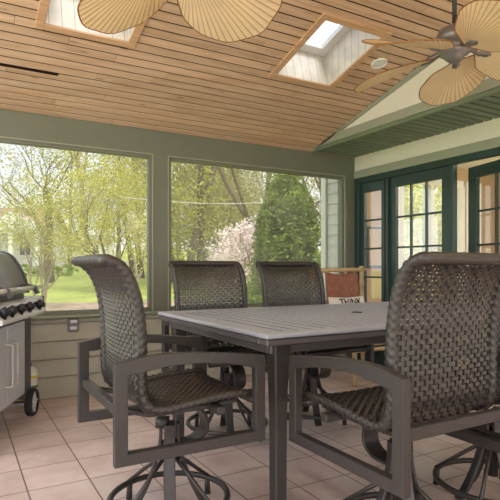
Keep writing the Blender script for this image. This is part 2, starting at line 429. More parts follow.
hw = MB(); hw.box(XR-.014, XR+.12, OPEN1-.12, YB, FT, GT, bev=.003); hw.box(XR-.014, XR+.12, OPEN1-.12, OPEN1, 0, FT, bev=.003)
struct(hw.build('trim_door_casing', M['sage']))
# dark green frame of the door set
df = MB(); D0, D1 = XR-.004, XR+.055
df.box(D0, D1, OPEN1, YB, 1.885, FT, bev=.003)
df.box(D0, D1, 4.125, YB, 0, 1.885, bev=.003); df.box(D0, D1, 2.945, 2.977, 0, 1.885, bev=.003); df.box(D0, D1, OPEN1, OPEN1+.04, 0, 1.885, bev=.003)
df.box(D0-.008, D1, 3.70, 3.775, 0, 1.885, bev=.003)
df.box(D0, D1, 2.93, YB, 0, .03)
struct(df.build('door_frame', M['doorgreen']))
MB().box(D0-.012, D0-.006, 3.728, 3.742, .03, 1.88).build('door_gap_strip', M['doorgap'], bpy.data.objects['door_frame'])  # black strip on the post stands in for the shaded gap between leaves
def door(name, L, cols, stile, rows=5, g0=.32, g1=1.785, top=1.885, base=.03, th=.04, mat_=None):
    """leaf along local x from 0 to L, thickness along y"""
    o = MB(); b = .003
    s0, s1 = stile
    o.box(0, s0, 0, th, base, top, bev=b); o.box(L-s1, L, 0, th, base, top, bev=b)
    o.box(s0, L-s1, 0, th, base, g0, bev=b); o.box(s0, L-s1, 0, th, g1, top, bev=b)
    gw = L-s0-s1; m = .009
    for k in range(1, cols): x = s0+gw*k/cols; o.box(x-m, x+m, .006, th-.006, g0, g1, bev=b)
    for k in range(1, rows): z = g0+(g1-g0)*k/rows; o.box(s0, L-s1, .008, th-.008, z-m, z+m, bev=b)
    r = struct(o.build(name, mat_ or M['doorgreen']))
    MB().box(s0, L-s1, th/2-.003, th/2+.003, g0, g1).build('pane', M['doorglass'], r)
    return r
# leaves run towards -y: local x -> -y
d1 = door('door_1', .35, 1, (.06, .045)); d1.location = (XR+.02, 4.125, 0); d1.rotation_euler = (0, 0, -PI/2)
d2 = door('door_2', .725, 3, (.078, .105)); d2.location = (XR+.02, 3.702, 0); d2.rotation_euler = (0, 0, -PI/2)
hy, fy = (3.72, 2.15), (3.945, 3.0)
ang = math.atan2(fy[1]-hy[1], fy[0]-hy[0])
d3 = door('door_3', math.hypot(fy[0]-hy[0], fy[1]-hy[1]), 3, (.1, .105)); d3.location = (hy[0]+.038, hy[1]-.011, 0); d3.rotation_euler = (0, 0, ang)
hn = MB(); hn.tube([(.79, -.0, .93), (.79, -.045, .93), (.71, -.045, .93)], .009, 8); hn.lathe([(.02, -.003), (.02, .003)], 16, fn=lambda x, y, z: (.79+x, z, .93+y))
hn.build('door_handle', M['bronze'], d3)

# room behind the doors
IX, IY0, IY1, IZ = 7.2, -.5, 4.70, 2.36
struct(MB().box(XR, IX+.1, IY0-.1, IY1+.1, -.1, 0).build('floor_indoor', mat('oak_floor', (176, 134, 96), .35, var=.15, stretch=(1, 12, 1))))
struct(MB().box(XR+.12, IX+.1, IY0-.1, IY1+.12, IZ, IZ+.06).build('ceiling_indoor', M['white']))
iw = MB(); wx0, wx1, wz0, wz1 = 4.85, 5.98, .35, 2.12
iw.box(XR+.12, wx0, IY1, IY1+.12, 0, IZ); iw.box(wx1, IX, IY1, IY1+.12, 0, IZ); iw.box(wx0, wx1, IY1, IY1+.12, 0, wz0); iw.box(wx0, wx1, IY1, IY1+.12, wz1, IZ)
struct(iw.build('wall_indoor_back', M['tan']))
iw = MB(); iw.box(IX, IX+.1, IY0, IY1, 0, .7); iw.box(IX, IX+.1, IY0, IY1, 1.9, IZ); iw.box(IX, IX+.1, IY0, .4, .7, 1.9); iw.box(IX, IX+.1, 3.4, IY1, .7, 1.9)
struct(iw.build('wall_indoor_right', M['tan']))
struct(MB().box(XR+.12, IX, IY0-.1, IY0, 0, IZ).build('wall_indoor_front', M['tan']))
iwf = MB()
for a, b in ((wx0, wx0+.07), (5.40, 5.47), (wx1-.03, wx1)): iwf.box(a, b, IY1-.03, IY1+.1, wz0, wz1, bev=.004)
iwf.box(wx0-.07, wx1+.07, IY1-.035, IY1, wz1-.04, wz1+.07, bev=.004); iwf.box(wx0-.07, wx1+.07, IY1-.06, IY1+.08, wz0-.03, wz0+.03, bev=.004)
iwf.box(wx0-.07, wx0, IY1-.03, IY1, wz0, wz1, bev=.004); iwf.box(wx1, wx1+.10, IY1-.03, IY1, wz0, wz1, bev=.004); iwf.box(wx1+.115, wx1+.42, IY1-.05, IY1, 0, wz1+.07, bev=.008)
w3 = struct(iwf.build('window_3', M['white']))
MB().box(wx0, wx1, IY1+.04, IY1+.045, wz0, wz1).build('pane', M['tintglass'], w3)
pf = MB(); pf.box(4.30, 4.62, IY1-.03, IY1, 1.0, 1.5, bev=.004)
pf = pf.build('picture_frame', M['black']); tag(pf, 'dark framed picture on the tan indoor wall behind the narrow door panel', 'picture')
MB().box(4.33, 4.59, IY1-.033, IY1-.03, 1.03, 1.47).build('picture_sheet', M['tan'], pf)
# outside face of the house beyond the porch
ow = MB(); z = -.3
while z < 2.6:
    ow.prism([(0, z), (.018, z), (.004, z+.12), (0, z+.12)], YB+.12, IY1+.12, lambda u, w, y: (XR+.1-u, y, w)); z += .12
ow.box(XR+.1, XR+.12, YB+.12, IY1+.12, -.3, 2.7)
struct(ow.build('wall_outside', M['housewhite']))
cbd = MB(); cbd.box(XR+.06, XR+.14, IY1+.06, IY1+.15, -.3, 2.7, bev=.004); struct(cbd.build('trim_corner_board', M['white']))

# ------------------------------------------------------------------ table
TX0, TX1, TY0, TY1, TZ = 1.02, 2.98, 1.655, 2.86, .747
tb = empty('patio_table', ((TX0+TX1)/2, (TY0+TY1)/2, 0), label='large rectangular grey slatted metal patio table with umbrella hole cap', cat='table')
hx, hyy = (TX1-TX0)/2, (TY1-TY0)/2
t = MB(); n = 26; bw = .07; iw_ = 2*(hx-bw)/n
for k in range(n):
    x = -hx+bw+k*iw_; t.box(x+.009, x+iw_-.009, -hyy+bw, hyy-bw, TZ-.02, TZ-.003, bev=.001)
t.build('slat_panel', M['tabletop'], tb)
MB().box(-hx+bw-.01, hx-bw+.01, -hyy+bw-.01, hyy-bw+.01, TZ-.028, TZ-.0055).build('slat_shade_sheet', M['slatshade'], tb)  # black sheet close under the slat tops, painted shade for the gaps
def frame_ring(mb, ox, oy, wd, z0, z1, ins=0):
    mb.box(-ox+ins, ox-ins, -oy+ins, -oy+wd, z0, z1, bev=.004); mb.box(-ox+ins, ox-ins, oy-wd, oy-ins, z0, z1, bev=.004)
    mb.box(-ox+ins, -ox+wd, -oy+wd, oy-wd, z0, z1, bev=.004); mb.box(ox-wd, ox-ins, -oy+wd, oy-wd, z0, z1, bev=.004)
t = MB(); frame_ring(t, hx, hyy, bw, TZ-.018, TZ); t.build('top_border', M['tabletop'], tb)
t = MB(); frame_ring(t, hx, hyy, bw, TZ-.046, TZ-.020, .007); t.build('edge_moulding', M['tableframe'], tb)
t = MB(); frame_ring(t, hx-.05, hyy-.05, .022, TZ-.085, TZ-.046); t.build('apron', M['tableframe'], tb)
for sx in (-1, 1):
    for sy in (-1, 1):
        cx, cy = sx*(hx-.10), sy*(hyy-.075); R = []
        for z, w, ox in ((TZ-.046, .078, 0), (.6, .066, .004), (.4, .056, .010), (.1, .054, .014), (0, .054, .014)):
            x, y = cx+sx*(-.0)-sx*ox*(-1)*.0, cy
            R.append([(x+a, y+b, z) for a, b in rrect(w, w, .006)])
        MB().loft(R, sm=False).build('leg', M['iron'], tb)
MB().lathe([(.03, TZ-.004), (.03, TZ+.002), (.022, TZ+.004), (.001, TZ+.004)], 24).build('hole_cap', M['char'], tb)

# ------------------------------------------------------------------ swivel dining chair, facing local +y
PROF = [(.266, .482), (.262, .502), (.238, .516), (.15, .518), (.05, .511), (-.05, .500), (-.12, .496), (-.17, .512), (-.192, .56), (-.197, .65), (-.196, .74), (-.203, .83), (-.22, .915), (-.252, .985), (-.295, 1.022), (-.328, 1.028)]
cur = cr([(a, b, 0) for a, b in PROF], 10)
# resample evenly
cl = [0]
for i in range(1, len(cur)): cl.append(cl[-1]+(cur[i]-cur[i-1]).length)
LT = cl[-1]
def pr(s):
    s = max(0, min(LT, s))
    for i in range(1, len(cl)):
        if cl[i] >= s:
            k = (s-cl[i-1])/(cl[i]-cl[i-1]+1e-9); p = cur[i-1].lerp(cur[i], k); tt = (cur[i]-cur[i-1]).normalized(); return p.x, p.y, tt.x, tt.y
    return cur[-1].x, cur[-1].y, 0, 1
HWd = .24
def SP(u, s, off=0):          # u across, s along the profile, off along the sitter-side normal
    y, z, ty, tz = pr(s)
    back = min(1, max(0, (z-.55)/.2)) if s > LT*.45 else 0
    dish = -.022*(1-(u/HWd)**2)*back - .012*(1-(u/HWd)**2)*(1-back)
    ny, nz = -tz, ty
    # normal towards the sitter: up on the seat, forward on the back
    if (s < LT*.35 and nz < 0) or (s >= LT*.35 and ny < 0 and s < LT*.9): ny, nz = -ny, -nz
    if s >= LT*.9: ny, nz = tz, -ty
    return (u, y+ny*(off+dish), z+nz*(off+dish))
SJ = LT*.0
for i in range(len(cl)):
    if cur[i].x < -.16: SJ = cl[i]; break
def weave(s0, s1):
    m = MB(); NS = 25; du = 2*HWd/(NS-1); pit = .0165; nr = int((s1-s0)/pit)
    for k in range(NS):
        u = -HWd+k*du; K = max(6, int((s1-s0)/.02)); R = []
        for j in range(K+1):
            s = s0+(s1-s0)*j/K
            R.append([SP(u-.0045, s, -.001), SP(u+.0045, s, -.001), SP(u+.0045, s, .001), SP(u-.0045, s, .001)])
        m.loft(R, sm=False)
    for r in range(nr):
        sc_ = s0+(r+.5)*pit; h = .0064; R = []
        for j in range(2*(NS-1)+1):
            u = -HWd+j*du/2
            o = .0045*(1 if (j//2+r) % 2 else -1) if j % 2 == 0 else 0
            R.append([SP(u, sc_-h, o-.0009), SP(u, sc_+h, o-.0009), SP(u, sc_+h, o+.0009), SP(u, sc_-h, o+.0009)])
        m.loft(R, sm=False)
    return m
def roll(s0, s1, side, r0=.0185):       # plaited bolster along a side
    m = MB(); K = int((s1-s0)/.0035); R = []
    for j in range(K+1):
        s = s0+(s1-s0)*j/K; y, z, ty, tz = pr(s); ring = []
        for k in range(12):
            a = 2*PI*k/12; bump = .0016*(1 if (int(s/.014)+(k//2)) % 2 else -1)
            r = r0+bump
            ny, nz = -tz, ty
            ring.append((side*HWd+math.cos(a)*r*.9, y+ny*math.sin(a)*r*1.15, z+nz*math.sin(a)*r*1.15))
        R.append(ring)
    return m.loft(R)
def build_chair():
    t = empty('swivel_dining_chair'); W = .302; I = M['iron']
    weave(.006, SJ).build('seat', M['wicker'], t)
    bk = weave(SJ, LT-.01).build('backrest', M['wicker'], t)
    for sd_ in (-1, 1): roll(SJ, LT-.045, sd_).build('side_roll', M['wickerroll'], bk)
    st = [o for o in t.children if o.name.startswith('seat')][0]
    for sd_ in (-1, 1): roll(0, SJ, sd_, .013).build('side_roll', M['wickerroll'], st)
    m = MB(); y, z, _, _ = pr(0); m.tube([(-HWd-.012, y, z), (HWd+.012, y, z)], .016, 10); m.build('front_roll', M['wickerroll'], st)
    m = MB(); y, z, _, _ = pr(LT); K = 60
    ya, za, _, _ = pr(LT-.05); yb, zb_, _, _ = pr(LT-.022)
    P = cr([(-HWd, ya, za), (-HWd+.004, yb, zb_), (-HWd+.03, y+.006, z), (0, y+.006, z), (HWd-.03, y+.006, z), (HWd-.004, yb, zb_), (HWd, ya, za)], 10)
    m.tube(P, [.0195+.0007*math.sin(k*1.9) for k in range(len(P))], 12)
    m.build('top_roll', M['wickerroll'], bk)
    # tubular arm loops
    for sd_ in (-1, 1):
        m = MB(); x = sd_*(W-.017); yr, yf = -.302, .272; zb, zr, zf = .345, .685, .668; hw_, hh = .018, .018
        top = cr([(0, yr, zr), (0, yr+.13, zr+.020), (0, yr+.3, zr+.014), (0, yf, zf)], 8)
        outer = [(p.y, p.z) for p in top]; th = .043
        def slab(poly_o, poly_i):
            R = []
            for (yo, zo), (yi, zi) in zip(poly_o, poly_i):
                b = .003; d = Vector((yi-yo, zi-zo)).normalized()*b
                R.append([(x-.017+b, yo, zo), (x+.017-b, yo, zo), (x+.017, yo+d.x, zo+d.y), (x+.017, yi-d.x, zi-d.y), (x+.017-b, yi, zi), (x-.017+b, yi, zi), (x-.017, yi-d.x, zi-d.y), (x-.017, yo+d.x, zo+d.y)])
            m.loft(R, sm=False)
        inner = []
        for i, (yy, zz) in enumerate(outer):
            k = i/(len(outer)-1); inner.append((yr+th+(yf-yr-2*th)*k, zz-th if 0 < k < 1 else zz-th-.0))
        inner[0] = (yr+th, inner[1][1]+.001)
        # closed loop: rear post, top, front post, bottom
        O = [(yr, zb)]+outer+[(yf, zb), (yr, zb)]
        Ii = [(yr+th, zb+.040)]+inner+[(yf-th, zb+.040), (yr+th, zb+.040)]
        slab(O, Ii)
        m.build('arm_frame', I, t)
    m = MB(); m.box(-W+.032, W-.032, -.288, -.256, .495, .532, bev=.004); m.build('rear_crossbar', I, t)
    m = MB(); m.box(-W+.032, W-.032, .085, .12, .455, .485, bev=.004)
    for sx in (-1, 1):
        m.tube([(sx*.19, -.27, .51), (sx*.19, -.15, .474), (sx*.19, .10, .474), (sx*.19, .2, .485)], 1, sect=rrect(.018, .025, .003), up=(0, 0, 1), sm=False)
    m.box(-.2, .2, -.06, -.02, .458, .472); m.build('seat_frame', I, t)
    # C-shaped rocking spring
    m = MB(); P = cr([(0, -.075, .452), (0, .02, .452), (0, .10, .435), (0, .148, .385), (0, .150, .325), (0, .10, .290), (0, .01, .285)], 6)
    m.tube(P, 1, sect=rrect(.012, .08, .003), up=(0, .0, 1) if False else None, sm=False)
    m.build('spring', I, t)
    m = MB(); m.lathe([(.024, .10), (.024, .285), (.034, .287), (.034, .30), (.01, .302)], 16); m.lathe([(.03, .36), (.03, .0+.40)], 4, c=(0, -.03, 0)); m.build('swivel_column', I, t)
    for q in range(4):
        a = math.radians(-20)+q*PI/2; P = cr([(.034, 0, .372), (.037, 0, .30), (.055, 0, .22), (.088, 0, .13), (.13, 0, .05), (.165, 0, .004)], 5)
        m = MB(); P = [(p.x*math.cos(a), p.x*math.sin(a), p.z) for p in P]
        m.tube(P, 1, sect=rrect(.014, .044, .003), up=(math.cos(a), math.sin(a), .01), sm=False)
        lg = m.build('leg', I, t)
    m = MB(); m.tube([((.235)*math.cos(2*PI*k/48), (.235)*math.sin(2*PI*k/48), .075) for k in range(48)], .0125, 10, closed=True)
    for q in range(4):
        a = q*PI/2+math.radians(25); m.tube([((.235)*math.cos(a), (.235)*math.sin(a), .075), (.24*math.cos(a), .24*math.sin(a), .002)], [.012, .014], 8)
    m.build('foot_ring', I, t)
    for q in range(4):
        a = q*PI/2+math.radians(25); m = MB(); m.tube([(.02*math.cos(a), .02*math.sin(a), .25), (.243*math.cos(a), .243*math.sin(a), .078)], .0085, 8); m.build('spoke', I, t)
    return t
CH = [((.755, 1.975), -PI/2, 'brown wicker swivel armchair at the left end of the table, facing it'),
      ((1.40, 1.35), 0, 'brown wicker swivel armchair nearest the camera, its back turned towards us'),
      ((2.03, 1.42), 0, 'brown wicker swivel armchair cut off by the right edge of the photo'),
      ((1.425, 2.765), PI+.02, 'dark wicker swivel armchair across the table, the left one of two'),
      ((2.055, 2.765), PI-.02, 'dark wicker swivel armchair across the table, beside the bamboo chair')]
c0 = build_chair()
for i, ((x, y), rz, lb) in enumerate(CH):
    c = c0 if i == 0 else copy_tree(c0)
    c.location = (x, y, 0); c.rotation_euler = (0, 0, rz); tag(c, lb, 'chair', 'wicker swivel chairs around the table')

# ------------------------------------------------------------------ fans
def blade_mesh():
    """palm leaf: local x runs out from the stem"""
    pts = []; K = 44
    for k in range(K):
        a = -PI+2*PI*(k+.5)/K
        r = .5*(1+math.cos(a*1.0))        # 1 at the tip, 0 at the stem
        x = .25+.24*math.cos(a); w = .215*math.sin(a)*(1+.12*math.cos(a))
        x += .006*math.cos(a*9)
        pts.append((x, w))
    return pts
BP = blade_mesh()
def fan(name, loc, az, label, ztop, tilt=-20):
    t = empty(name, loc, label=label, cat='ceiling fan', group='leaf-blade ceiling fans')
    m = MB(); m.lathe([(.012, .09), (.012, ztop-loc[2]-.03)], 12); m.build('downrod', M['black'], t)
    m = MB(); zt = ztop-loc[2]; m.lathe([(.015, zt-.09), (.05, zt-.065), (.065, zt-.02), (.065, zt+.016)], 24); m.build('canopy', M['bronze'], t)
    m = MB(); m.lathe([(.02, .115), (.05, .11), (.085, .09), (.098, .06), (.098, .025), (.07, .01), (.062, .0), (.062, -.018), (.08, -.022), (.08, -.034), (.055, -.045), (.05, -.06), (.03, -.078), (.001, -.082)], 32); m.build('motor_housing', M['bronze'], t)
    for k in range(5):
        a = az+k*2*PI/5
        b = empty('blade_holder', parent_loc) if False else None
        R = Matrix.Rotation(a, 4, 'Z') @ Matrix.Translation((.105, 0, -.015)) @ Matrix.Rotation(math.radians(9), 4, 'Y') @ Matrix.Rotation(math.radians(tilt), 4, 'X')
        m = MB(); top = []; bot = []
        NR = 9
        rings = []
        for i in range(NR+1):
            q = i/NR; rings.append([((.03+(x-.03)*q), w*q) for x, w in BP])
        def zz(x, w): return -.012*math.cos(w*8)+.22*w*w-.10*(x-.2)**2
        R1 = [[(x, w, zz(x, w)) for x, w in r] for r in rings]
        R2 = [[(x, w, zz(x, w)-.004) for x, w in r] for r in rings]
        n = len(m.v)
        m.loft(R1, caps=False); m.loft(R2, caps=False); m.loft([R1[-1], R2[-1]], caps=False)
        o = m.build('blade', M['palm'], t); o.matrix_local = R
        rm = MB(); rm.tube([Vector(p)+Vector((0, 0, -.002)) for p in R1[-1]], .0038, 6, closed=True); rm.build('binding', M['palmrim'], o)
        hb = MB(); hb.tube([(-.06, 0, .005), (-.02, 0, -.002), (.03, 0, -.012), (.09, 0, -.018)], [.010, .012, .02, .006], 8); hb.tube([(.03, -.02, -.013), (.055, 0, -.016), (.03, .02, -.013)], .008, 6)
        hb.lathe([(.001, -.024), (.022, -.022), (.026, -.014), (.001, -.012)], 14, c=(.06, 0, 0)); hb.build('blade_iron', M['bronze'], o)
    return t
yaw = math.atan(295/515)
F2 = (2.36, 1.88, 2.20)
fan('ceiling_fan', F2, math.radians(-4)-yaw, 'palm-leaf ceiling fan at upper right hanging near the gable', cz(F2[1]))
F1 = (.685, 1.80, 2.20)
fan('ceiling_fan', F1, math.radians(-18)-yaw, 'palm-leaf ceiling fan at upper left, only its blade tips showing', cz(F1[1]))

# ------------------------------------------------------------------ grill
gw, gn = Vector((.39, .92, 0)).normalized(), Vector((.92, -.39, 0)).normalized()
gr = empty('gas_grill', (.395, 3.68, 0), math.atan2(gw.y, gw.x), 'stainless gas grill with grey hood and black knobs against the left windows', 'grill')
# local x = along the front towards the far end, local -y = front side (towards the table)
def Gx(mb, x0, x1, f0, f1, z0, z1, bev=.004): mb.box(x0, x1, -f1, -f0, z0, z1, bev=bev); return mb
m = MB(); Gx(m, -.7, .13, -.42, -.012, .16, .66); m.build('cart', M['char'], gr)
for a, b, hxx in ((-.66, -.335, -.375), (-.325, -.005, -.285)):
    m = MB(); Gx(m, a, b, -.012, .006, .175, .655); d = m.build('door', M['steel'], gr)
    h = MB(); z0, z1 = .30, .55; h.tube(cr([(hxx, -.006, z0), (hxx, -.045, z0+.004), (hxx, -.05, z0+.03), (hxx, -.05, z1-.03), (hxx, -.045, z1-.004), (hxx, -.006, z1)], 5), .007, 8); h.build('handle', M['chrome'], d)
for a, b in ((-.002, .135), (-.72, -.665)): Gx(MB(), a, b, -.012, .004, .12, .69).build('corner_post', M['char'], gr)
m = MB(); m.prism([(-.02, .665), (.115, .70), (.12, .715), (.06, .79), (-.02, .80)], -.74, .075, lambda u, w, x: (x, -u, w)); cp = m.build('control_panel', M['panelsteel'], gr)
for i, x in enumerate((-.68, -.56, -.40, -.24, -.03, .03)):
    if i == 5: continue
    k = MB(); nrm = Vector((0, -.075, .06)).normalized(); c = Vector((x, -.092, .752))
    k.tube([c-nrm*.01, c+nrm*.004], .034, 16); k.tube([c+nrm*.004, c+nrm*.038], [.028, .025], 16)
    k.tube([c+nrm*.038+Vector((0, -.012, -.014)), c+nrm*.038+Vector((0, .012, .014))], .006, 6)
    k.build('knob', M['black'], cp)
m = MB(); Gx(m, .078, .26, -.38, .05, .775, .80); Gx(m, .078, .25, .032, .052, .70, .776); sh = m.build('side_shelf', M['panelsteel'], gr)
m = MB(); Gx(m, .25, .262, -.385, .056, .695, .803); m.build('shelf_end_cap', M['black'], sh)
k = MB(); k.tube([(.19, -.05, .742), (.19, -.062, .742)], .027, 16); k.tube([(.19, -.062, .742), (.19, -.08, .742)], [.022, .019], 16); k.build('knob', M['black'], sh)
m = MB(); Gx(m, -.93, -.742, -.38, .05, .775, .80); Gx(m, -.93, -.742, .032, .052, .70, .776); m.build('side_shelf', M['panelsteel'], gr)
m = MB(); Gx(m, -.70, .07, -.40, -.02, .66, .83); m.build('firebox', M['char'], gr)
lidp = [(.012, .835), (.0, .90), (-.03, .98), (-.075, 1.055), (-.12, 1.095), (-.20, 1.108), (-.30, 1.10), (-.37, 1.05), (-.41, .95), (-.415, .835)]
lp = [(p.x, p.y) for p in cr([(a, b, 0) for a, b in lidp], 4)]
m = MB(); m.prism(lp, -.66, .035, lambda u, w, x: (x, -u, w)); 
lid = m.build('hood', M['hood'], gr)
for p in lid.data.polygons: p.use_smooth = len(p.vertices) == 4
for a, b in ((-.69, -.66), (.035, .065)):
    m = MB(); m.prism([(u*1.02+.004, w+.008 if w > .85 else w) for u, w in lp], a, b, lambda u, w, x: (x, -u, w)); m.build('hood_end', M['char'], lid)
h = MB(); h.tube([(-.72, -.075, .872), (.10, -.075, .872)], .014, 12); h.build('handle', M['chrome'], lid)
for x in (-.56, -.05):
    h = MB(); h.tube([(x, -.0, .885), (x, -.04, .89), (x, -.08, .875), (x, -.10, .835)], 1, sect=rrect(.022, .05, .004), sm=False); h.build('handle_bracket', M['char'], lid)
for (x, f) in ((.10, .02), (.10, -.40)):
    w = MB(); R = .092; c = (x, -f, R)
    pf_ = [(.03, -.02), (R-.022, -.02), (R-.008, -.026), (R, -.016), (R, .016), (R-.008, .026), (R-.022, .02), (.03, .02)]
    rings = [[(x+r*math.cos(2*PI*k/28), -f+o, R+r*math.sin(2*PI*k/28)) for k in range(28)] for r, o in pf_ if r > R-.03]
    w.loft(rings+[rings[0]], caps=False); wh = w.build('wheel', M['rubber'], gr)
    s_ = MB()
    for q in range(5):
        a = q*2*PI/5; s_.tube([(x, -f-.008, R), (x+(R-.018)*math.cos(a), -f-.008, R+(R-.018)*math.sin(a))], 1, sect=rrect(.02, .016, .003), up=(0, 1, 0), sm=False)
    s_.tube([(x, -f-.028, R), (x, -f+.028, R)], .016, 12)
    s_.tube([(x+(R-.02)*math.cos(2*PI*k/28), -f-.006, R+(R-.02)*math.sin(2*PI*k/28)) for k in range(28)], .006, 6, closed=True)
    s_.build('hub', M['panelsteel'], wh)
m = MB(); m.tube([(.10, .40, .092), (.10, -.02, .092)], .008, 8); m.box(.06, .125, .0, .4, .12, .16); m.build('axle_rail', M['char'], gr)
for f in (-.38, -.03):
    m = MB(); m.tube([(-.66, -f, .16), (-.66, -f, .07)], .01, 8); m.tube([(-.66, -f-.014, .03), (-.66, -f+.014, .03)], .03, 14); m.build('caster', M['rubber'], gr)
# propane tank behind the grill end
tk = empty('propane_tank', (.655, 3.99, 0), label='white and yellow propane tank standing behind the grill wheel by the wall', cat='tank')
tk.location = (.455, 4.05, 0)
m = MB(); m.lathe([(.055, 0), (.058, .012), (.068, .02), (.07, .06), (.07, .235), (.062, .265), (.035, .285), (.018, .29), (.016, .305), (.001, .306)], 28); m.build('cylinder', M['tank'], tk)
for a, b in ((.05, .117), (.205, .223)): MB().lathe([(.0705, a), (.0712, a+.001), (.0712, b-.001), (.0705, b)], 28).build('label_band', M['yellow'], tk)
m = MB(); m.lathe([(.0705, .13), (.0712, .131), (.0712, .15), (.0705, .152)], 28); m.lathe([(.03, .285), (.034, .29), (.034, .315), (.028, .315)], 20); m.build('dark_band', M['outlet'], tk)
# outlet on the siding
ot = empty('wall_outlet', (.80, YB-.02, .565), label='grey weatherproof outlet cover on the siding under the left window', cat='outlet')
m = MB(); m.box(-.042, .042, -.014, .012, -.062, .045, bev=.006); m.build('plate', M['outlet'], ot)
m = MB(); m.box(-.026, .026, -.022, -.013, .006, .032, bev=.004); m.box(-.026, .026, -.022, -.013, -.045, -.018, bev=.004); m.build('flap', M['steel'], ot)

# ------------------------------------------------------------------ bamboo chair with cushions
bc = empty('bamboo_armchair', (3.215, 3.60, 0), label='pale bamboo armchair in the corner behind the table', cat='chair')
def pole(mb, a, b, r=.017):
    a, b = Vector(a), Vector(b); L = (b-a).length; K = max(4, int(L/.02)); nd = max(2, round(L/.16)); P = []; R = []
    for k in range(K+1):
        q = k/K; P.append(a.lerp(b, q)); ph = (q*nd) % 1; R.append(r*(1.14 if min(ph, 1-ph) < .07 else 1.0))
    return mb.tube(P, R, 10)
for x in (-.30, .30):
    pole(MB(), (x, .28, 0), (x, .30, 1.02), .021).build('rear_post', M['bamboo'], bc)
    pole(MB(), (x, -.28, 0), (x, -.28, .62), .02).build('front_leg', M['bamboo'], bc)
    pole(MB(), (x, -.31, .63), (x, .28, .64), .02).build('armrest', M['bamboo'], bc)
pole(MB(), (-.34, .295, .975), (.34, .295, .985), .02).build('top_rail', M['bamboo'], bc)
m = MB()
for k in range(5): pole(m, (-.2+.1*k, .29, .36), (-.2+.1*k, .295, .98), .012)
m.build('spindles', M['bamboo'], bc)
m = MB(); pole(m, (-.3, -.28, .3), (.3, -.28, .3)); pole(m, (-.3, .28, .3), (.3, .28, .3)); pole(m, (-.3, -.28, .3), (-.3, .28, .3)); pole(m, (.3, -.28, .3), (.3, .28, .3))
for k in range(7): pole(m, (-.28, -.2+.07*k, .325), (.28, -.2+.07*k, .325), .01)
m.build('seat_rails', M['bamboo'], bc)
def cushion(w, h, d, wr=0):
    m = MB(); A = 26; R = []
    for i in range(A+1):
        v = -1+2*i/A; row = []
        for j in range(A+1):
            u = -1+2*j/A; t = (max(0, 1-u**4)**.6)*(max(0, 1-v**4)**.6); pin = 1-.05*(1-abs(u))*abs(v)**3*1.6
            row.append((u*w/2*(1-.05*(1-abs(v)**2)*abs(u)**3), v*h/2*pin, d/2*t+wr*math.sin(u*9+v*4)*t))
        R.append(row)
    n = len(m.v); m.loft(R, closed=False, caps=False); m.loft([[(x, y, -z-.004) for x, y, z in reversed(r)] for r in R], closed=False, caps=False)
    edge = [R[0][j] for j in range(A+1)]+[R[i][A] for i in range(1, A+1)]+[R[A][j] for j in range(A-1, -1, -1)]+[R[i][0] for i in range(A-1, 0, -1)]
    m.loft([edge, [(x, y, z-.004) for x, y, z in edge]], caps=False)
    return m
o = cushion(.52, .54, .10).build('seat_cushion', M['rust']); o.location = (3.215, 3.57, .39); tag(o, 'rust seat cushion on the bamboo armchair', 'cushion')
o = cushion(.40, .54, .11).build('back_cushion', M['rust']); o.location = (3.20, 3.80, .69); o.rotation_euler = (math.radians(84), 0, 0); tag(o, 'rust brown back cushion leaning on the bamboo chair rail', 'cushion')
pw = cushion(.42, .30, .12, .002).build('throw_pillow', M['pillow']); pw.location = (3.14, 3.66, .59); pw.rotation_euler = (math.radians(78), 0, 0); tag(pw, 'small white pillow with black lettering THINK on the bamboo armchair', 'pillow')
cu_ = bpy.data.curves.new('txt', 'FONT'); cu_.body = 'THiNK'; cu_.size = .085; cu_.align_x = 'CENTER'; cu_.extrude = .0008; cu_.offset = .0015
to = bpy.data.objects.new('txt', cu_); COL.objects.link(to); bpy.context.view_layer.update()
me = bpy.data.meshes.new_from_object(to.evaluated_get(bpy.context.evaluated_depsgraph_get())); bpy.data.objects.remove(to)
for v in me.vertices:
    x, y = v.co.x, v.co.y+.065; u, w = x/.21, y/.15
    v.co.z += .06*(max(0, 1-u**4)**.6)*(max(0, 1-w**4)**.6)+.0035; v.co.y = y
me.materials.clear(); me.materials.append(M['ink']); lt = bpy.data.objects.new('lettering', me); COL.objects.link(lt); lt.parent = pw

# ------------------------------------------------------------------ outside
cy_, sy_ = math.cos(yaw), math.sin(yaw)
def at(px, d): l = (px-250)/515*d; return sy_*d+cy_*l, cy_*d-sy_*l
def gz(x, y):
    d = sy_*x+cy_*y; return -.25+.050*max(0, d-22)-.0002*max(0, d-60)**2*0
gm = MB(); xs_ = [-70+5*i for i in range(37)]; ys_ = [-30+5*i for i in range(35)]
gm.loft([[(x, y, gz(x, y)) for x in xs_] for y in ys_], closed=False, caps=False)
struct(gm.build('ground_lawn', M['lawn']))
def patch(name, mat_, pts, th, label, cat, lift=.02):
    m = MB(); P = [at(*p) for p in pts]; top = []
    m.loft([[(x, y, gz(x, y)+lift-th) for x, y in P], [(x, y, gz(x, y)+lift) for x, y in P]], sm=False); o = m.build(name, mat_)
    o['kind'] = 'structure'; return o
struct(MB().box(-9, XL-.15, -10, 6.5, -.27, -.22).build('ground_bounce', mat('pale_bounce', (212, 206, 198), .8, var=.08)))  # unseen pale slab added to bounce sunlight up to the ceiling
struct(MB().box(XL-.15, 9, -10, YF-.15, -.27, -.22).build('ground_bounce', bpy.data.materials['pale_bounce']))  # second added bounce slab, out of view on the front side
patch('ground_mulch_bed', M['mulch'], [(-300, 14), (-50, 15.5), (60, 15), (150, 15.5), (260, 15), (600, 14), (600, 17.5), (260, 18.6), (150, 19.2), (60, 18), (-50, 18.6), (-300, 17.5)], .03, '', '', .03)
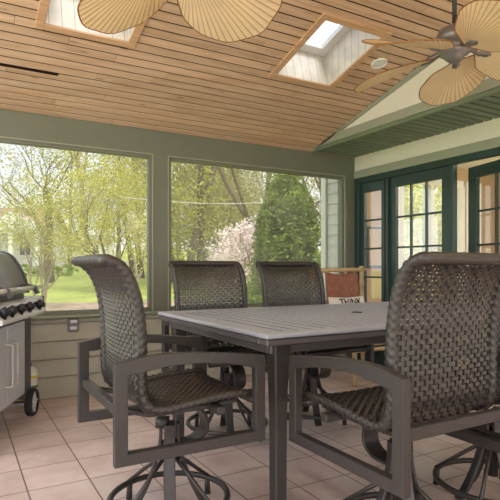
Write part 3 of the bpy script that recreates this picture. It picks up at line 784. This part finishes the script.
patch('ground_driveway', M['asphalt'], [(40, 57), (120, 57), (175, 62), (175, 68), (120, 64), (40, 64)], .05, '', '', .06)
def scatter(mb, rg, c, r, n, s, clump=.28, nc=40, shape='ell', flat=.5, hang=0):
    C = []
    for k in range(nc):
        while True:
            p = [rg.uniform(-1, 1) for _ in range(3)]
            if sum(a*a for a in p) < 1: break
        if shape == 'cone':
            h = p[2]*.5+.5; rr = (1-h)**.40*.98+.04; q = rg.random()**.35; a = rg.random()*2*PI; p = [rr*q*math.cos(a), rr*q*math.sin(a), p[2]]
        C.append((p, rg.uniform(.6, 1.3)))
    for k in range(n):
        (p, cs) = C[rg.randrange(nc)]; q = [p[i]+rg.gauss(0, clump*cs*.5) for i in range(3)]
        x, y, z = c[0]+q[0]*r[0], c[1]+q[1]*r[1], c[2]+q[2]*r[2]-hang*rg.random()*abs(q[2])
        L = s*rg.uniform(.6, 1.4); a = rg.uniform(0, 2*PI); e = rg.uniform(-.9, .9)
        d = Vector((math.cos(a)*math.cos(e), math.sin(a)*math.cos(e), math.sin(e))); o = d.cross(Vector((rg.gauss(0, 1), rg.gauss(0, 1), rg.gauss(0, 1)))).normalized()*L*flat; d *= L
        P = Vector((x, y, z)); n0 = len(mb.v); mb.v += [tuple(P-d), tuple(P+o), tuple(P+d), tuple(P-o)]; mb.f.append((n0, n0+1, n0+2, n0+3)); mb.sm.append(False)
def branch(mb, rg, p, d, L, r, depth, up=.15, spread=.6):
    K = 5; P = [p.copy()]; R = [r]; dd = d.copy()
    for k in range(K):
        dd = (dd+Vector((rg.gauss(0, .12), rg.gauss(0, .12), rg.gauss(0, .06)+up*.2))).normalized(); P.append(P[-1]+dd*L/K); R.append(r*(1-.45*(k+1)/K))
    mb.tube(P, R, 6 if depth > 1 else 4)
    if depth > 0:
        for k in range(rg.choice((2, 3, 3))):
            i = rg.choice((2, 3, 4, 5)); nd = (dd+Vector((rg.gauss(0, spread), rg.gauss(0, spread), rg.gauss(0, spread*.6)+up))).normalized()
            branch(mb, rg, P[i], nd, L*rg.uniform(.55, .8), R[i]*.62, depth-1, up, spread)
def tree(name, px, d, h, label, cat, group, crown, leafm, trunks=1, r=.12, depth=3, lean=(0, 0), bark='bark', seed=1, n=5000, s=.05, th=.35, spread=.6, **kw):
    rg = random.Random(seed); x, y = at(px, d); z = gz(x, y)
    t = empty(name, (x, y, z-.02), label=label, cat=cat, group=group)
    m = MB()
    for k in range(trunks):
        a = rg.uniform(0, 2*PI); dv = Vector((lean[0]+(math.cos(a)*.25 if trunks > 1 else 0), lean[1]+(math.sin(a)*.25 if trunks > 1 else 0), 1)).normalized()
        branch(m, rg, Vector((math.cos(a)*.1*(trunks > 1), math.sin(a)*.1*(trunks > 1), -.1)), dv, h*th, r, depth, .3, spread)
    m.build('trunk', M[bark], t)
    if crown:
        f = MB()
        for (cx, cz_, rx, rz, fr) in crown: scatter(f, rg, (cx*cy_, -cx*sy_, cz_), (rx, rx, rz), int(n*fr), s, **kw)
        f.build('foliage', M[leafm], t)
    return t
# crown tuples: sideways offset, height, radius, half height, share
tree('feathery_tree', 44, 15.5, 5.0, 'feathery yellow-green multi-stemmed tree just outside the left window', 'tree', None,
     [(0, 2.5, 1.25, 1.0, .5), (-.6, 3.4, 1.0, .9, .2), (.6, 1.9, .9, .5, .15), (.4, 3.4, .8, .8, .15)], 'lf_spring', trunks=4, r=.045, depth=3, bark='barkpale', seed=4, n=8000, s=.036, nc=90)
tree('oak_tree', 50, 30, 16, 'big spreading tree with dark bare limbs behind the feathery tree', 'tree', None,
     [(-2.5, 9, 4, 3, .4), (2.5, 8.5, 4, 3, .4), (2.5, 6, 3, 2, .2)], 'lf_spring', r=.3, depth=5, seed=12, n=7000, s=.085, th=.34, nc=120, spread=.75)
tree('willow_tree', 112, 24, 8, 'drooping yellow-green tree in the middle of the left window', 'tree', None,
     [(-.3, 5.0, 1.9, 1.6, .4), (.8, 3.6, 1.7, 2.0, .35), (-1.0, 3.0, 1.3, 1.5, .25)], 'lf_yellow', trunks=3, r=.09, depth=4, seed=5, n=14000, s=.05, nc=120, hang=.5)
tree('leaning_sapling', 124, 17.5, 4, 'slender leaning bare trunk at the right of the left window', 'tree', None,
     [(.8, 2.6, .8, .7, 1)], 'lf_pale', trunks=2, r=.06, depth=3, lean=(.45, .0), seed=9, n=900, s=.05, bark='barkpale')
tree('magnolia_tree', 238, 15, 5, 'pink blossoming magnolia seen through the right window', 'tree', None,
     [(0, 1.5, .85, .95, .45), (.45, 2.1, .5, .6, .25), (-.4, .9, .6, .8, .3)], 'lf_pink', trunks=3, r=.05, depth=3, seed=6, n=11000, s=.045, nc=70)
t = tree('arborvitae', 287, 8.0, 3, 'large dark green conical arborvitae beside the house siding', 'tree', None, None, None, r=.09, depth=1, seed=8, th=.5)
rg = random.Random(31); f = MB(); scatter(f, rg, (0, 0, 1.2), (.70, .70, 1.6), 36000, .040, clump=.10, nc=330, shape='cone', flat=.35)
scatter(f, rg, (0, 0, 1.35), (.5, .5, 1.0), 6000, .05, clump=.2, nc=90, flat=.5)
f.build('foliage', M['lf_cedar'], t)
t = tree('leafy_shrub', 252, 7.0, 1, 'low bright green shrub between the two far chairs outside', 'shrub', None, [(0, .45, .3, .42, 1)], 'lf_hedge', trunks=4, r=.012, depth=2, seed=10, n=3500, s=.028, nc=60)
tree('leafy_shrub', 262, 8.6, 1, 'green shrub at the foot of the arborvitae', 'shrub', None, [(0, .55, .45, .5, 1)], 'lf_hedge', trunks=4, r=.012, depth=2, seed=17, n=3500, s=.035, nc=60)
# leaning dead limb tree, upper right of window 2
tree('leaning_tree', 285, 22, 12, 'dark leaning trunk crossing the top of the right window', 'tree', None, [(-1.5, 8.5, 1.5, 1.2, 1)], 'lf_wood', r=.16, depth=3, lean=(-.42, .24), seed=21, n=1200, s=.1, th=.75)
# woodland
rg = random.Random(5); k = 0
for px, d, leafm in ((-40, 66, 'lf_pale'), (5, 76, 'lf_yellow'), (30, 72, 'lf_wood'), (70, 52, 'lf_spring'), (92, 44, 'lf_pale'), (120, 58, 'lf_wood'), (133, 40, 'lf_wood'), (142, 34, 'lf_pale'), (150, 50, 'lf_wood'), (160, 36, 'lf_wood')):
    tree('woodland_tree', px, d, 18, 'tall thin spring tree in the hazy woods behind the left window', 'tree', 'woodland trees behind the left window',
         [(0, 8, 2.6, 5, .6), (rg.uniform(-2, 2), 5, 2.4, 3, .4)], leafm, r=.22, depth=4, seed=40+k, n=2600, s=.1, th=.6, nc=60, bark=rg.choice(('bark', 'barkpale')), spread=.35); k += 1
for px, d, leafm in ((172, 30, 'lf_yellow'), (180, 42, 'lf_wood'), (186, 26, 'lf_spring'), (197, 27, 'lf_wood'), (205, 44, 'lf_spring'), (213, 34, 'lf_wood'), (222, 30, 'lf_wood'), (231, 44, 'lf_pale'), (243, 36, 'lf_wood'), (256, 48, 'lf_wood'), (268, 40, 'lf_pale'), (300, 44, 'lf_wood'), (325, 38, 'lf_wood'), (350, 46, 'lf_wood'), (390, 34, 'lf_spring'), (420, 28, 'lf_yellow'), (445, 40, 'lf_wood')):
    tree('woodland_tree', px, d, 18, 'tall thin tree trunk in the spring woods behind the right window', 'tree', 'woodland trees behind the right window',
         [(0, 7, 2.4, 5, .6), (rg.uniform(-1, 1), 3.5, 2.2, 3, .4)], leafm, r=.24, depth=4, seed=40+k, n=4200, s=.1, th=.62, nc=70, bark=rg.choice(('bark', 'barkpale')), spread=.32); k += 1
for px, d, sd_ in ((398, 12, 71), (436, 13, 72), (470, 12.5, 73)):
    tree('garden_tree', px, d, 4, 'light green garden tree seen through the house windows', 'tree', 'garden trees seen through the house windows', [(0, 1.9, 1.0, 1.5, .7), (.5, .9, .8, .8, .3)], 'lf_spring', trunks=2, r=.05, depth=3, seed=sd_, n=6000, s=.05, nc=70)
# hedges
def hedge(px0, px1, d, h, label):
    m = MB(); rg = random.Random(int(px0)+99); x0, y0 = at(px0, d); x1, y1 = at(px1, d); L = math.hypot(x1-x0, y1-y0); K = int(L/.8)
    t = empty('hedge', (x0, y0, gz(x0, y0)-.02), label=label, cat='hedge')
    for k in range(K+1):
        q = k/K; x, y = (x1-x0)*q, (y1-y0)*q; scatter(m, rg, (x, y, gz(x0+x, y0+y)-gz(x0, y0)+h*.5), (.7, .6, h*.55), 500, .09, nc=20)
    m.build('foliage', M['lf_hedge'], t)
hedge(22, 66, 36, .75, 'low clipped green hedge across the lawn by the white house')
hedge(172, 240, 38, 1.2, 'green undergrowth hedge below the woods behind the left far chair')
# houses
def house(px, d, w, dep, h, rot, label, roofm, rise, ov=.4, porch=False):
    x, y = at(px, d); t = empty('house', (x, y, gz(x, y)-.05), rot, label, 'house')
    m = MB(); m.box(-w/2, w/2, 0, dep, -.6, h); m.build('wall', M['housewhite'], t)
    m = MB(); m.prism([(-ov, h-.05), (dep/2, h+rise), (dep+ov, h-.05), (dep+ov, h+.1), (dep/2, h+rise+.16), (-ov, h+.1)], -w/2-ov, w/2+ov, lambda u, z, xx: (xx, u, z)); m.build('roof', M[roofm], t)
    m = MB(); m.prism([(0, h-.02), (dep, h-.02), (dep/2, h+rise-.05)], -w/2, w/2, lambda u, z, xx: (xx, u, z)); m.build('gable', M['housewhite'], t)
    n = max(2, int(w/2.4))
    for k in range(n):
        xx = -w/2+w*(k+.5)/n; f = MB().box(xx-.55, xx+.55, -.08, 0, h*.35, h*.8, bev=.02).build('window', M['white'], t); g = MB()
        for q in (-1, 1): g.box(xx+q*.25-.2, xx+q*.25+.2, -.1, -.08, h*.39, h*.76)
        g.build('pane', M['windowdark'], f)
    if porch:
        m = MB(); m.box(w/2-4.2, w/2+.6, -2.4, 0, h-.1, h+.15); m.prism([(w/2-4.4, h+.15), (w/2+.8, h+.15), (w/2-1.8, h+1.7)], -2.6, 1.5, lambda u, z, yy: (u, yy, z)); m.build('porch_roof', M['housewhite'], t)
        for xx in (w/2-4.0, w/2-1.8, w/2+.4): MB().box(xx-.16, xx+.16, -2.35, -2.03, 0, h-.1, bev=.02).build('porch_post', M['white'], t)
        MB().box(w/2-4.3, w/2+.7, -2.6, 0, -.6, .05).build('porch_floor', M['asphalt'], t)
house(-22, 46, 11, 8, 3.2, -.45, 'white house with pinkish roof and porch behind the grill', 'roofpink', 2.6, porch=True)
house(84, 74, 6.5, 5, 2.6, -.5, 'small white building with windows far across the lawn', 'asphalt', .9)
# overhead wire
x0, y0 = at(120, 20); x1, y1 = at(330, 20)
wr = MB(); P = [(x0+(x1-x0)*k/30, y0+(y1-y0)*k/30, 3.75-.25*math.sin(PI*k/30)) for k in range(31)]; wr.tube(P, .012, 5)
for (x, y) in ((x0, y0), (x1, y1)): pass
w_ = wr.build('overhead_wire', M['housewhite']); tag(w_, 'pale overhead wire strung across the yard in the right window', 'wire')

# ------------------------------------------------------------------ light
w = bpy.data.worlds.new('World'); bpy.context.scene.world = w; w.use_nodes = True; nt = w.node_tree; nt.nodes.clear()
tc = nt.nodes.new('ShaderNodeTexCoord'); sp = nt.nodes.new('ShaderNodeSeparateXYZ'); nt.links.new(tc.outputs['Generated'], sp.inputs[0])
nz = nt.nodes.new('ShaderNodeTexNoise'); nz.inputs['Scale'].default_value = 2.2; nz.inputs['Detail'].default_value = 5; nt.links.new(tc.outputs['Generated'], nz.inputs['Vector'])
rp = nt.nodes.new('ShaderNodeValToRGB'); rp.color_ramp.elements[0].position = .35; rp.color_ramp.elements[0].color = (.80, .88, 1, 1); rp.color_ramp.elements[1].position = .65; rp.color_ramp.elements[1].color = (1, .99, .97, 1)
nt.links.new(nz.outputs['Fac'], rp.inputs[0])
bg = nt.nodes.new('ShaderNodeBackground'); bg.inputs['Strength'].default_value = 2.0; nt.links.new(rp.outputs[0], bg.inputs[0])
wo = nt.nodes.new('ShaderNodeOutputWorld'); nt.links.new(bg.outputs[0], wo.inputs[0])
def lamp(name, typ, loc, rot, energy, color=(1, 1, 1), **kw):
    l = bpy.data.lights.new(name, typ); l.energy = energy; l.color = color
    for k, v in kw.items(): setattr(l, k, v)
    o = bpy.data.objects.new(name, l); o.location = loc; o.rotation_euler = rot; COL.objects.link(o); return o
lamp('sun', 'SUN', (0, 0, 20), (math.radians(40), 0, math.radians(4)), 4.0, (1, .96, .9), angle=math.radians(25))
for lx, ly in ((-.2, 2.4), (-.2, .3), (1.5, -.3), (2.6, .0), (1.5, -1.6)):  # unseen warm fill lamps, added to lift the bounce off the floor
    z_ = cz(ly)-.03
    struct(MB().lathe([(.062, .03), (.062, .014), (.05, .010), (.045, .03)], 24, c=(lx, ly, z_), fn=lambda x, y, z, ly=ly: (x, y, z+(cz(y)-cz(ly)))).build('trim_fill', M['white']))  # white rim added around each fill lamp
    lamp('fill_lamp', 'AREA', (lx, ly, z_), (0, 0, 0), 5, (1, .86, .7), shape='DISK', size=.08)
lamp('indoor_fill', 'POINT', (5.4, 2.6, 2.1), (0, 0, 0), 30, (1, .93, .84), shadow_soft_size=.15)  # unseen point light added to brighten the room behind the doors

# ------------------------------------------------------------------ camera
cd = bpy.data.cameras.new('camera'); cam = bpy.data.objects.new('camera', cd); COL.objects.link(cam)
cam.location = (0, 0, 1.0); cam.rotation_euler = (PI/2, 0, -yaw)
cd.sensor_width = 36; cd.sensor_fit = 'HORIZONTAL'; cd.lens = 36*515/500; cd.shift_y = 18/500; cd.clip_end = 500; cd.clip_start = .05
sc = bpy.context.scene; sc.camera = cam
sc.view_settings.view_transform = 'Standard'; sc.view_settings.look = 'None'; sc.view_settings.gamma = 1; sc.view_settings.use_curve_mapping = False
sc.view_settings.exposure = 1.02
